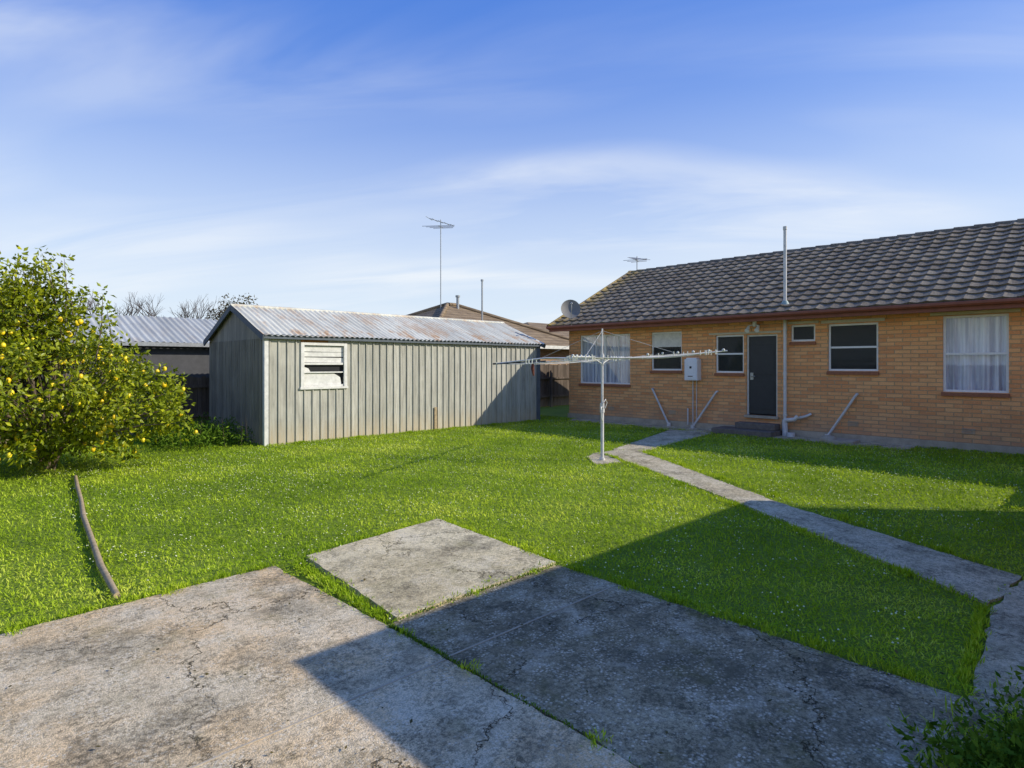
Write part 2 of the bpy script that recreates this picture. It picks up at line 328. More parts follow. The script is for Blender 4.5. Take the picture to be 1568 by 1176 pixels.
# ------------------------------------------------------------ leaf clumps
def leafcloud(name,clumps,per,Ls,mat,par,droop=.2,wr=.45):
    C=np.repeat(np.array([c[:3] for c in clumps]),per,0); R=np.repeat(np.array([c[3] for c in clumps]),per)
    n=len(C); v=rng.normal(size=(n,3)); v/=np.linalg.norm(v,axis=1)[:,None]; rad=R*rng.random(n)**.45
    P=C+v*rad[:,None]; D=v*.7+rng.normal(0,.55,(n,3)); D[:,2]-=droop; D/=np.linalg.norm(D,axis=1)[:,None]
    Sd=np.cross(D,rng.normal(size=(n,3))); Sd/=np.linalg.norm(Sd,axis=1)[:,None]; Nn=np.cross(D,Sd)
    L=rng.uniform(*Ls,n); W=L*wr
    tip=P+D*L[:,None]; m1=P+D*(L*.45)[:,None]; up=Nn*(L*.12)[:,None]
    V=np.stack([P,m1-Sd*(W/2)[:,None]+up,tip,m1+Sd*(W/2)[:,None]+up,m1],1).reshape(-1,3)
    i=5*np.arange(n)[:,None]; F=np.stack([i+np.array([0,1,2,4]),i+np.array([0,4,2,3])],1).reshape(-1,4)
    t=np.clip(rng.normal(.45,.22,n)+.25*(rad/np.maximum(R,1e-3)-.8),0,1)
    return npmesh(name,V,F,mat,par,np.repeat(t,5))
lt=empty('lemon_tree'); trunk=Vector((1.45,12.5,0))
def crown_pts(n):
    out=[]
    E1=[(1.5,12.35,1.25,1.75,1.75,1.15,.62),(1.1,12.8,2.35,.85,.85,.8,.2),(2.4,11.6,.95,.95,.95,.75,.13),(.4,13.2,1.9,1.1,1.1,1.1,.12)]
    while len(out)<n:
        e=random.choices(E1,[q[6] for q in E1])[0]
        v=Vector((random.gauss(0,1),random.gauss(0,1),random.gauss(0,1))).normalized()*random.uniform(.5,1.0)
        p=(e[0]+v.x*e[3],e[1]+v.y*e[4],e[2]+v.z*e[5])
        if p[2]<.2: continue
        out.append((*p,random.uniform(.15,.30)))
    return out
cl=crown_pts(310); shoots=[]
b=B()
for i in range(9):
    a=i*.7+random.random()*.4; 
    tgt=Vector((1.4+math.cos(a)*1.1,12.5+math.sin(a)*1.1,random.uniform(1.2,2.4))); mid=trunk.lerp(tgt,.45)+Vector((random.uniform(-.15,.15),random.uniform(-.15,.15),.15))
    b.tube([trunk,mid,tgt],[.06,.04,.015],7)
for c in cl[::2]:
    p=Vector(c[:3]); q=trunk.lerp(p,.45)+Vector((0,0,.25)); b.tube([q,q.lerp(p,.5)+Vector((0,0,.05)),p],[.018,.012,.005],5)
for i in range(36):
    a=random.uniform(0,6.28); r=random.uniform(0,1); bx=1.2+math.cos(a)*r*(.9 if i<18 else 1.6); by=12.65+math.sin(a)*r*(.9 if i<18 else 1.5)
    z=2.5 if i<18 else 1.8; h=random.uniform(.5,1.15); p0=Vector((bx,by,z)); p1=p0+Vector((random.uniform(-.25,.25),random.uniform(-.25,.25),h))
    b.tube([p0,p0.lerp(p1,.5)+Vector((.03,0,0)),p1],[.012,.008,.003],5)
    for k in range(6):
        q=p0.lerp(p1,.2+.16*k); shoots.append((*q,.10+.03*random.random()))
b.tube([trunk-Vector((0,0,.05)),trunk+Vector((.03,.02,.35))],[.09,.07],9)
b.obj('branches',[MBark],lt)
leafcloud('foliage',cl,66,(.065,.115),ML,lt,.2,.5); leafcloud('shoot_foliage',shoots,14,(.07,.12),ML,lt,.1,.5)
b=B()
for i in range(310):
    c=random.choice(cl); v=Vector((random.gauss(.3,1),random.gauss(-.5,1),random.gauss(-.3,.8))).normalized(); p=Vector(c[:3])+v*c[3]*random.uniform(.75,1.1)
    if p.z>.15 and p.z<2.5: b.ball(p,random.uniform(.028,.040),0,6,8,(1,1,1.25))
b.obj('lemons',[MLemon],lt)
wd=empty('weed_bush')
leafcloud('weed_leaves',[(random.uniform(3.4,5.0),random.uniform(13.0,16.2),random.uniform(.05,.38),random.uniform(.14,.28)) for _ in range(130)],38,(.05,.11),MW,wd,.0,.3)
b=B()
for _ in range(50):
    p=Vector((random.uniform(3.5,5.),random.uniform(13.1,16.),0)); b.tube([p,p+Vector((random.uniform(-.1,.1),random.uniform(-.1,.1),random.uniform(.3,.65)))],[.006,.002],4)
b.obj('weed_stems',[MBark],wd)
wd=empty('weed_clump')
leafcloud('weed_leaves',[(random.gauss(3.12,.30),random.gauss(.22,.15),random.uniform(.04,.17),random.uniform(.06,.12)) for _ in range(150)],50,(.025,.055),MW,wd,.0,.45)
P=np.c_[rng.normal(3.2,.36,2200),rng.normal(.26,.17,2200),np.full(2200,.02)]
blades('weed_blades',P,(.04,.13),(.004,.009),MG,wd,(.3,1.1))

# ------------------------------------------------------------ timber edging
b=B(); pts=[(1.62,11.2),(1.50,10.2),(1.38,9.2),(1.25,8.2),(1.15,7.1),(1.06,6.1),(.99,5.2)]
b.tube([(px+random.uniform(-.012,.012),py,.05) for px,py in pts],[.022,.026,.023,.027,.025,.027,.024],8)
b.obj('timber_garden_edging',[MTimber])

# ------------------------------------------------------------ brick house
hs=empty('brick_house')
Y0,Y1,ZE=-9.,12.8,2.86
ops=[(10.43,12.35,1.15,2.67),(8.72,9.70,1.58,2.67),(6.95,7.72,1.53,2.52),(6.10,6.88,.47,2.50),(5.22,5.78,2.30,2.70),(3.91,4.94,1.60,2.68),(1.68,2.74,1.19,2.74),(-4.2,-2.4,1.19,2.74)]
def facade(b,x0,x1,y0,y1,z0,z1,ops):
    ys=sorted(set([y0,y1]+[o[0] for o in ops]+[o[1] for o in ops]))
    for a,c in zip(ys,ys[1:]):
        hit=sorted([o for o in ops if o[0]<=a+1e-6 and o[1]>=c-1e-6],key=lambda o:o[2]); z=z0
        for o in hit: b.box(x0,x1,a,c,z,o[2]); z=o[3]
        b.box(x0,x1,a,c,z,z1)
b=B(); facade(b,15.,15.2,Y0,Y1,0,ZE,ops)
b.box(15.2,23,12.6,12.8,0,ZE); b.box(15.2,23,Y0,Y0+.2,0,ZE); b.box(22.8,23,Y0+.2,12.6,0,ZE)
for yy in (12.6,Y0):
    b.add([(15,yy,ZE),(23,yy,ZE),(19,yy,4.95),(15,yy+.2,ZE),(23,yy+.2,ZE),(19,yy+.2,4.95)],[(0,1,2),(5,4,3),(1,4,5,2),(3,0,2,5)])
b.obj('walls',[MBrick],hs)
b=B(); b.box(14.965,14.998,Y0,12.83,0,.17); b.obj('plinth',[MPlinth],hs)
b=B(); b.box(15.21,22.7,Y0+.3,12.5,.4,.44); b.box(15.21,22.7,Y0+.3,12.5,2.75,2.8); b.box(16.6,16.65,Y0+.3,12.5,.45,2.74); b.obj('interior',[MDark],hs)
b=B(); b.box(14.5,14.999,Y0-.4,13.2,2.835,2.86); b.obj('soffit',[MSoffit],hs)
b=B(); b.box(14.47,14.498,Y0-.4,13.2,2.80,2.97)
prof=[(14.468,2.885),(14.37,2.885),(14.345,2.92),(14.345,2.965),(14.358,2.975),(14.358,2.93),(14.38,2.90),(14.455,2.90)]
ya,yb=Y0-.4,13.22; b.add([(x,ya,z) for x,z in prof]+[(x,yb,z) for x,z in prof],[(i,i+1,i+9,i+8) for i in range(7)])
b.bar((14.42,13.22,2.94),(19,13.22,5.17),.03,.16); b.bar((23.58,13.22,2.94),(19,13.22,5.17),.03,.16)
b.obj('gutter_and_fascia',[MRed],hs)
b=B(); sl=math.atan2(2.2,4.5); NC=15; cl_=5.08/NC; ca,sa=math.cos(sl),math.sin(sl); X0,Z0=14.42,2.97
ny=int((13.2-Y0+.4)/.05)
def prof_h(j):
    t=(j%6)/6.; return .009*math.cos(2*math.pi*t)+(.009 if j%6==0 else 0)
def rp(s,h,y): return (X0+s*ca-h*sa, y, Z0+s*sa+h*ca)
for i in range(NC):
    s0=i*cl_; rows=[(s0,.0),(s0-.012,.050),(s0+cl_,.014)]
    jit=[random.uniform(-.009,.009) for _ in range(ny//6+2)]
    vs=[rp(s_+(jit[j//6] if k<2 else 0),h_+prof_h(j)+(jit[j//6]*.5 if k else 0),Y0-.4+j*.05) for k,(s_,h_) in enumerate(rows) for j in range(ny+1)]
    w=ny+1; b.add(vs,[(k*w+j,k*w+j+1,(k+1)*w+j+1,(k+1)*w+j) for k in range(2) for j in range(ny)])
b.add([(19,Y0-.4,5.19),(19,13.2,5.19),(23.6,13.2,2.95),(23.6,Y0-.4,2.95)],[(0,1,2,3)])
y=Y0-.4
while y<13.2:
    e=min(y+.42,13.22); b.tube([(19,y,5.17),(19,e+.03,5.185)],[.09,.10],10); y+=.42
for i in range(13):
    s0=i*.39; b.tube([rp(s0,.02,13.16),rp(s0+.41,.03,13.16)],[.065,.055],8)
b.obj('tiled_roof',[MTile],hs)

def window(name,o,style):
    y0,y1,z0,z1=o; fw=.045; b=B(); x0,x1=15.045,15.095
    b.box(x0,x1,y0,y0+fw,z0,z1); b.box(x0,x1,y1-fw,y1,z0,z1); b.box(x0+.002,x1,y0+fw,y1-fw,z0,z0+fw); b.box(x0+.002,x1,y0+fw,y1-fw,z1-fw,z1)
    zm=z0+(z1-z0)*.5; ym=(y0+y1)/2
    if style in('curt2',): b.box(x0+.004,x1,ym-.03,ym+.03,z0+fw,z1-fw)
    if style in('sash','curt1'): b.box(x0+.004,x1,y0+fw,y1-fw,zm-.022,zm+.022)
    if style=='curt2': b.box(x0+.006,x1,ym+.35,ym+.37,z0+fw,z1-fw); b.box(x0+.006,x1,y0+.45,y0+.47,z0+fw,z1-fw)
    b.obj(name+'_frame',[MWhite],hs,.004)
    b=B(); b.add([(15.075,y0+fw,z0+fw),(15.075,y1-fw,z0+fw),(15.075,y1-fw,z1-fw),(15.075,y0+fw,z1-fw)],[(0,1,2,3)]); b.obj(name+'_glass',[MGlass],hs)
    b=B(); b.add([(14.955,y0-.02,z0-.085),(14.955,y0-.02,z0-.02),(15.044,y0-.02,z0+.0),(15.044,y0-.02,z0-.085),(14.955,y1+.02,z0-.085),(14.955,y1+.02,z0-.02),(15.044,y1+.02,z0),(15.044,y1+.02,z0-.085)],[(0,1,2,3),(7,6,5,4),(0,4,5,1),(1,5,6,2),(2,6,7,3)]); b.obj(name+'_sill',[MSill],hs)
    b=B()
    if style.startswith('curt'):
        nn=int((y1-y0)/.012)
        ph=random.random()*6
        def cur(i,j):
            yy=(y1-y0-.04)*i/nn; 
            return (15.16+(.034*math.sin(i*.36+ph+math.sin(i*.07)*2)+.014*math.sin(i*.9))*(1-.2*j/6),y0+.02+yy,z0+.03+(z1-z0-.06)*j/6)
        b.grid(cur,nn,6); b.obj(name+'_curtain',[MLace],hs)
    elif style=='blind':
        b.box(15.055,15.062,y0+.05,y1-.05,zm+.12,z1-.05); b.obj(name+'_blind',[MWhiteOld],hs)
    if style in('sash','plain','blind'):
        b=B(); b.box(15.30,15.31,y0-.2,y1+.2,z0-.2,z1+.05); b.obj(name+'_dim_room',[MDark],hs)
        b=B(); zt_=zm+.115 if style=='blind' else z1-fw
        b.add([(15.06,y0+fw,z0+fw),(15.06,y1-fw,z0+fw),(15.06,y1-fw,zt_),(15.06,y0+fw,zt_)],[(0,1,2,3)]); b.obj(name+'_fly_screen',[MScreen],hs)
for o,nme,st in zip(ops,['living_window','bedroom_window','bathroom_window','DOOR','high_window','kitchen_window','front_window','end_window'],['curt2','blind','sash','','plain','sash','curt1','curt2']):
    if nme!='DOOR': window(nme,o,st)
b=B(); b.box(15.04,15.1,6.10,6.14,.47,2.50); b.box(15.04,15.1,6.84,6.88,.47,2.50); b.box(15.042,15.1,6.14,6.84,2.46,2.50); b.obj('door_frame',[MWhiteOld],hs)
b=B(); b.box(15.06,15.1,6.145,6.835,.50,2.455)
for zz in (.62,1.5): b.box(15.052,15.06,6.2,6.78,zz,zz+.74)
b.obj('door',[MDoor],hs,.005)
b=B(); b.tube([(15.05,6.76,1.45),(15.0,6.76,1.45),(15.0,6.66,1.45)],.011,8); b.box(15.04,15.052,6.72,6.8,1.36,1.54); b.obj('door_handle',[MSteel],hs)
b=B(); b.box(14.93,15.04,6.06,6.92,.40,.47); b.obj('door_sill',[MPlinth],hs,.01)
b=B(); b.box(14.25,14.93,5.95,7.45,.0,.15); b.box(14.60,14.929,6.0,7.0,.151,.30); b.obj('door_steps',[MStep],hs,.015)
b=B(); b.box(14.975,14.998,3.78,5.08,2.70,2.77); b.box(14.975,14.998,1.5,2.95,2.76,2.82); b.box(14.975,14.998,5.14,5.84,2.72,2.78); b.box(14.98,14.998,6.0,7.9,2.53,2.58); b.obj('head_boards',[MCream],hs)
b=B()
for yy in (11.0,8.9,4.3,2.2):
    for k in range(4): b.box(14.985,14.998,yy,yy+.22,.36+k*.028,.376+k*.028)
b.obj('air_vents',[MPlinth],hs)
b=B(); b.tube([(14.86,5.86,.02),(14.86,5.86,2.8),(14.86,5.86,5.0)],.038,12); b.tube([(14.86,5.86,5.0),(14.86,5.86,5.08)],[.048,.048],12)
for zz in (.5,1.5,2.55): b.tube([(14.86,5.86,zz),(14.86,5.86,zz+.06)],.046,12)
b.tube([(14.86,5.86,0),(14.86,5.86,.42)],.065,12); b.tube([(14.85,5.86,.40),(14.82,5.62,.44),(14.84,5.56,.52)],[.05,.05,.05],10); b.tube([(14.8,5.7,.0),(14.8,5.7,.12)],.09,12)
b.tube([(14.97,5.3,.58),(14.9,5.4,.52),(14.88,5.6,.46)],.03,8)
b.obj('vent_stack',[MPipe],hs)
b=B()
for (ya,za,yb,zb) in ((9.62,1.02,9.05,.06),(7.66,1.0,8.32,.05),(4.32,1.05,4.92,.08)):
    b.tube([(15.0,ya-.0,za+.03),(14.93,ya,za+.03),(14.93,ya+(yb-ya)*.04,za-.01),(14.88,yb,zb)],.028,10)
    b.tube([(14.88,yb,0),(14.88,yb,zb+.06)],.05,10)
b.tube([(14.97,8.36,1.32),(14.97,8.36,.1)],.014,8); b.tube([(14.97,8.25,1.32),(14.97,8.25,.15)],.01,8); b.tube([(14.95,8.5,.55),(14.95,8.5,.1)],.02,8)
b.obj('waste_pipes',[MPipe],hs)
b=B(); b.box(14.78,14.998,8.13,8.51,1.32,1.89); b.box(14.77,14.78,8.16,8.48,1.35,1.86); b.box(14.80,14.97,8.17,8.47,1.89,1.93); b.obj('water_heater',[MGreyBox],hs,.015)
b=B(); b.box(14.764,14.769,8.29,8.35,1.64,1.70); b.box(14.764,14.769,8.26,8.40,1.42,1.44); b.obj('water_heater_panel',[MBlack],hs)
b=B(); b.poly([(14.3,4.2),(14.8,4.2),(14.85,4.75),(14.45,4.95),(14.2,4.6)],0,.09); b.ball((14.45,4.75,.07),.13,0,6,10,(1,1.4,.8)); b.obj('gully_concrete',[MPlinth],hs,.02)
b=B()
for yy in (6.75,6.5):
    b.tube([(14.9,6.62,2.75),(14.86,yy,2.72),(14.80,yy,2.66)],.014,8); b.tube([(14.84,yy,2.71),(14.78,yy,2.63),(14.74,yy,2.59)],[.03,.045,.06],12)
b.tube([(14.9,6.62,2.70),(14.9,6.62,2.83)],.05,12); b.obj('floodlight',[MWhite],hs)
b=B(); zr=Z0+(14.86-X0)*math.tan(sl); b.tube([(14.86,5.86,zr-.05),(14.86,5.86,zr+.10)],[.13,.055],14)
b.obj('pipe_flashing',[MLead],hs)
sd=empty('satellite_dish'); b=B(); c=Vector((14.62,12.42,3.46)); ax=Vector((-.62,-.62,.42)).normalized(); u_=ax.cross(Vector((0,0,1))).normalized(); w_=u_.cross(ax)
b.grid(lambda i,j:tuple(c+(u_*math.cos(2*math.pi*j/28)*.31+w_*math.sin(2*math.pi*j/28)*.34)*(i/6)+ax*.10*(i/6)**2),6,28); 
b.obj('dish',[MDish],sd)
b=B(); b.tube([c-w_*.34+ax*.1,c-w_*.15+ax*.38,c+ax*.42],.01,6); b.ball(c+ax*.42,.035); b.tube([c-ax*.02,c-ax*.12,(14.75,12.55,3.1)],.022,8); b.obj('dish_arm',[MSteel],sd)

def yagi(b,top,boom,nelem,el,r=.008,dirv=(1,0,0)):
    top=Vector(top); dv=Vector(dirv).normalized(); pv=dv.cross(Vector((0,0,1)))
    b.tube([top-dv*boom/2,top+dv*boom/2],r*1.3,6)
    for k in range(nelem):
        p=top+dv*(-boom/2+boom*k/(nelem-1)); l=el*(1-.5*k/nelem); b.tube([p-pv*l/2,p+pv*l/2],r,5)
b=B(); b.tube([(19,12.9,5.1),(19,12.9,5.78)],.018,8); yagi(b,(19,12.9,5.70),.8,5,.7,.009,(.5,.85,.25)); yagi(b,(19,12.9,5.62),.5,3,.9,.009,(.9,.3,0)); b.obj('roof_antenna',[MSteel])

# ------------------------------------------------------------ timber shed
sh=empty('timber_shed'); SX0,SX1,SY0,SY1,SZ=5.2,13.72,12.9,16.45,2.33; RY,RZ=14.68,3.08
b=B()
for a,c,z0,z1 in ((SX0,5.98,0,SZ),(5.98,7.05,0,1.24),(5.98,7.05,2.24,SZ),(7.05,SX1-.16,0,SZ)): b.box(a,c,SY0,SY0+.05,z0,z1)
x=SX0+.05
while x<SX1-.2:
    w_b=random.uniform(.022,.030)
    if not(5.93<x<7.1): b.box(x,x+w_b,SY0-.026,SY0-.0005,.0+random.uniform(.0,.03),SZ-.01)
    else: b.box(x,x+w_b,SY0-.026,SY0-.0005,.02,1.19)
    x+=.195
b.obj('front_wall',[MBoard],sh)
b=B(); b.box(SX1-.16,SX1,SY0-.012,SY0+.05,0,SZ); b.obj('end_panel',[MBlue],sh)
b=B(); b.box(SX0-.03,SX0-.001,SY0+.0,SY1,0,SZ)
b.add([(SX0-.03,SY0,SZ),(SX0-.03,SY1,SZ),(SX0-.03,RY,RZ)],[(0,1,2)]); b.add([(SX1,SY0,SZ),(SX1,SY1,SZ),(SX1,RY,RZ)],[(0,1,2)])
y=SY0+.08
while y<SY1: 
    b.box(SX0-.043,SX0-.0305,y,y+.02,0.02,SZ-.02); y+=.1
b.box(SX1-.03,SX1-.0005,SY0+.051,SY1,0,SZ-.001); b.box(SX0,SX1-.03,SY1-.04,SY1,0,SZ)
b.obj('end_walls',[MBoardG],sh)
b=B(); b.box(SX0-.045,SX0+.03,SY0-.034,SY0-.0265,0,SZ); b.box(SX0-.058,SX0-.044,SY0-.034,SY0+.06,0,SZ); b.obj('corner_trim',[MWhiteOld],sh)
b=B(); b.box(SX0-.1,SX1+.05,SY0-.10,SY0-.07,SZ-.03,SZ+.07); b.obj('eave_fascia',[MBlue],sh)
b=B(); b.box(5.95,6.6,SY0-.032,SY0-.0268,2.25,2.30); b.obj('rusty_strip',[MRust],sh)
def corr(b,x0,x1,ya,za,yb,zb,amp=.011,pitch=.09,nrow=6,lift=0):
    n=int((x1-x0)/pitch*6); dy,dz=yb-ya,zb-za; L=math.hypot(dy,dz); ny_,nz_=-dz/L,dy/L
    if nz_<0: ny_,nz_=-ny_,-nz_
    def f(i,j):
        x=x0+(x1-x0)*i/n; h=amp*math.cos(2*math.pi*(x-x0)/pitch)+.008*math.sin(x*1.9+j); t=j/nrow
        return (x,ya+dy*t+ny_*h,za+dz*t+nz_*h+lift)
    b.grid(f,n,nrow)
b=B(); corr(b,SX0-.13,SX1+.12,SY0-.14,SZ+.05,RY,RZ+.06,.013,.13); corr(b,SX0-.13,SX1+.12,SY1+.14,SZ+.02,RY,RZ+.06,.013,.13)
b.tube([(SX0-.13,RY,RZ+.05),(SX1+.12,RY,RZ+.05)],.045,8)
b.obj('corrugated_roof',[MGalv],sh)
b=B()
for xx in (SX0-.12,SX1+.1):
    b.bar((xx,SY0-.13,SZ-.02),(xx,RY,RZ+.0),.03,.12); b.bar((xx,SY1+.13,SZ-.05),(xx,RY,RZ+.0),.03,.12)
b.obj('barge_boards',[MBlue],sh)
b=B(); a,c,z0,z1=5.98,7.05,1.24,2.24
b.box(a-.03,a+.05,SY0-.036,SY0+.02,z0,z1); b.box(c-.05,c+.03,SY0-.036,SY0+.02,z0,z1); b.box(a+.05,c-.05,SY0-.034,SY0+.02,z1-.06,z1); b.box(a-.05,c+.05,SY0-.05,SY0+.02,z0-.05,z0)
b.box(a+.05,c-.05,SY0-.01,SY0+.02,z0,z0+.05); b.box(a+.05,c-.05,SY0-.012,SY0+.02,1.74,1.79); b.box(a+.05,c-.05,SY0-.008,SY0+.02,1.555,1.585)
b.obj('window_frame',[MWhiteOld],sh,.004)
b=B()
for k,(zz,hh) in enumerate(((1.80,.11),(1.925,.10),(2.04,.13))): b.bar((a+.05,SY0+.03,zz+hh/2),(c-.05,SY0+.026,zz+hh/2+random.uniform(-.008,.008)),.012,hh)
b.add([(a+.05,SY0+.028,1.29),(c-.09,SY0+.026,1.29),(c-.12,SY0+.030,1.45),(c-.20,SY0+.028,1.50),(c-.30,SY0+.029,1.55),(a+.05,SY0+.028,1.555)],[(0,1,2,3,4,5)])
b.add([(a+.05,SY0+.03,1.585),(a+.22,SY0+.03,1.585),(a+.17,SY0+.03,1.66),(a+.05,SY0+.03,1.70)],[(0,1,2,3)])
b.obj('window_boarding',[MWhiteOld],sh)
b=B(); b.box(a+.05,c-.05,SY0+.05,SY0+.06,z0,z1); b.obj('window_dark',[MDark],sh)
b=B(); b.box(9.62,9.70,SY0-.038,SY0-.027,.0,.62); b.obj('wall_patch',[MTimber],sh)

# ------------------------------------------------------------ rotary clothesline
cl2=empty('rotary_clothesline'); px_,py_=8.77,6.70; b=B()
b.tube([(px_,py_,0),(px_,py_,1.0)],.030,12); b.tube([(px_,py_,1.0),(px_,py_,1.95)],.022,12); b.tube([(px_,py_,1.95),(px_,py_,2.40)],.014,8)
b.tube([(px_,py_,.88),(px_,py_,1.05)],.042,12); b.tube([(px_,py_,1.74),(px_,py_,1.93)],.036,12); b.tube([(px_,py_,0),(px_,py_,.06)],.05,12)
b.tube([(px_,py_,.98),(px_-.09,py_-.05,.98),(px_-.11,py_-.06,.90),(px_-.10,py_-.06,.80),(px_-.04,py_-.04,.72)],.01,8)
b.tube([(px_+.02,py_-.05,.96),(px_+.05,py_-.07,1.06),(px_+.01,py_-.07,1.12),(px_-.04,py_-.05,1.05)],.008,8)
U=Vector((.718,-.696,0)); Fw=Vector((.696,.718,0)); C0=Vector((px_,py_,1.86)); top=Vector((px_,py_,2.36)); tips=[]
dirs=[U*2.0-Fw*.75,Fw*2.0+U*.75,-U*2.0+Fw*.75,-Fw*2.0-U*.75]
for k,dv in enumerate(dirs):
    tip=C0+dv+Vector((0,0,[.12,.02,-.10,0][k])); tips.append(tip)
    b.tube([C0,C0+dv*.5+Vector((0,0,.01)),tip],[.016,.014,.012],8)
    b.tube([C0-Vector((0,0,.10)),C0+dv*.35+(tip-C0-dv)*.35],.008,6); b.tube([top,C0+dv*.62+(tip-C0-dv)*.62],.003,5)
b.obj('frame',[MPipe],cl2)
b=B()
for k in range(4):
    for f in (.25,.38,.5,.62,.74,.86,.97):
        p=C0.lerp(tips[k],f);q=C0.lerp(tips[(k+1)%4],f); m1=p.lerp(q,.3)-Vector((0,0,.045*f)); m_=p.lerp(q,.5)-Vector((0,0,.055*f)); m2=p.lerp(q,.7)-Vector((0,0,.045*f)); b.tube([p,m1,m_,m2,q],.0033,4,0,False)
b.obj('lines',[MPipe],cl2)
b=B(); b.tube([tips[2],C0.lerp(tips[2],.5)],.016,8); b.tube([C0.lerp(tips[0],.45)+Vector((0,0,.015)),C0.lerp(tips[0],.62)+Vector((0,0,.015))],.014,8); b.obj('dark_arm_sleeve',[MBlack],cl2)
b=B()
for k in range(60):
    a=random.randrange(4); f=random.choice((.5,.62,.74,.86,.97)); t=random.choice((random.uniform(0,.12),random.uniform(.88,1),random.random())); p=C0.lerp(tips[a],f).lerp(C0.lerp(tips[(a+1)%4],f),t)
    b.bar(p+Vector((0,0,.03)),p-Vector((random.uniform(-.01,.01),0,.05)),.014,.012)
for k in (0,1,3):
    for f in (.38,.5,.62,.74,.86,.97):
        p=C0.lerp(tips[k],f); b.ball(p+Vector((0,0,.018)),.026,0,4,6)
b.obj('pegs',[MPlastic],cl2)
b=B(); p=C0.lerp(tips[2],.62); b.tube([p,p-Vector((.02,.01,.12)),p-Vector((-.02,0,.26))],[.015,.035,.015],7); b.obj('hanging_rag',[MRag],cl2)

# ------------------------------------------------------------ fences
fe=empty('paling_fence'); b=B(); x=-8.
while x<34:
    h=(1.42 if x<5.4 else 1.75)+random.uniform(-.03,.03); b.box(x,x+.094,16.8+random.uniform(0,.012),16.82+random.uniform(0,.01),.03,h); x+=.1
b.box(-8,34,16.74,16.79,.4,.47); b.box(-8,34,16.74,16.79,1.15,1.22)
x=-8
while x<34: b.box(x,x+.09,16.66,16.74,0,1.5); x+=2.4
b.obj('palings',[MFence],fe)
fe=empty('paling_fence'); b=B(); y=-8.
while y<16.8:
    h=1.7+random.uniform(-.03,.03); b.box(-7.82,-7.8,y,y+.094,.03,h); y+=.1
b.box(-7.79,-7.74,-8,16.8,.4,.47); b.box(-7.79,-7.74,-8,16.8,1.15,1.22); b.obj('palings',[MFence2],fe)
g=empty('timber_gate'); b=B(); x=13.85
while x<15.0:
    b.box(x,x+.085,14.5,14.52,.08,1.72); x+=.1
for zz in (.35,.9,1.5): b.box(13.83,14.98,14.45,14.498,zz,zz+.08)
b.box(13.76,13.83,14.44,14.53,0,1.8); b.obj('gate_boards',[MFence],g)
ga=empty('shadow_caster_building'); b=B(); b.box(4.6,10.2,-5.5,-.05,0,2.38); b.obj('walls',[MBrick],ga)  # unseen building, placed and sized to cast the shade on slab and path
b=B(); b.box(4.4,10.4,-5.7,.12,2.39,2.55); b.obj('caster_roof',[MRed],ga)
b=B(); b.box(4.585,4.599,-4.4,-1.6,.05,2.1); 
for k in range(8): b.box(4.572,4.585,-4.38,-1.62,.08+k*.25,.3+k*.25)
b.obj('caster_roller_door',[MWhiteOld],ga)
fe=empty('shadow_caster_fence'); b=B(); x=10.42  # added out of view to shape the shadow edge on the right lawn
while x<14.95:
    b.box(x,x+.095,-.10,-.08,.02,.95+random.uniform(-.02,.02)); x+=.1
b.box(10.42,14.95,-.15,-.101,.2,.27); b.box(10.42,14.95,-.15,-.101,.75,.82); b.obj('palings',[MFence],fe)

# ------------------------------------------------------------ neighbours
ns=empty('neighbour_shed'); b=B(); corr(b,-6,7.,17.5,2.32,20.,3.15,.016,.16,4); corr(b,-6,7.,22.5,2.32,20.,3.15,.016,.16,4); b.obj('roof',[MGalv2],ns)
b=B(); b.box(-5.9,6.9,17.7,17.75,0,2.36); b.box(6.85,6.9,17.75,22.3,0,2.36); b.box(-5.9,-5.85,17.75,22.3,0,2.36); b.box(-5.85,6.85,22.25,22.3,0,2.36); b.obj('walls',[paint('dark_cladding',(.085,.085,.09),.7,.3)],ns)
b=B(); b.box(-6,7,17.42,17.5,2.22,2.32); b.obj('gutter',[MSteel],ns)
nh=empty('neighbour_house')
def hip(b,cx,cy,w,wy,z,zt,rl=0):
    c=[(cx-w,cy-wy,z),(cx+w,cy-wy,z),(cx+w,cy+wy,z),(cx-w,cy+wy,z)]; r=[(cx-rl,cy,zt),(cx+rl,cy,zt)]
    b.add(c+r,[(0,1,5,4),(1,2,5),(2,3,4,5),(3,0,4)])
b=B(); hip(b,17.5,22.1,4.7,4.6,2.55,4.5,.25); b.obj('tiled_roof',[MTile2],nh)
b=B()
for (p,q) in (((17.25,22.1,4.5),(12.8,17.5,2.55)),((17.25,22.1,4.5),(12.8,26.7,2.55)),((17.75,22.1,4.5),(22.2,17.5,2.55)),((17.25,22.1,4.5),(17.75,22.1,4.5))):
    b.tube([Vector(p)+Vector((0,0,.02)),Vector(q)+Vector((0,0,.02))],.1,8)
b.obj('ridge_caps',[MTile2],nh)
b=B(); b.box(13.3,21.7,18.,26.2,0,2.5); b.obj('walls',[MBrick2],nh)
b=B(); b.box(12.75,22.25,17.42,17.5,2.42,2.56); b.obj('gutter',[MWhiteOld],nh)
b=B(); b.tube([(17.55,21.7,4.2),(17.55,21.7,4.85)],.07,10); b.tube([(17.55,21.7,4.85),(17.55,21.7,4.93)],.11,10); b.tube([(16.5,18.8,3.0),(16.5,18.8,5.2)],.035,8); b.tube([(16.5,18.8,5.2),(16.5,18.8,5.27)],.06,8); b.obj('flues',[MSteel],nh)
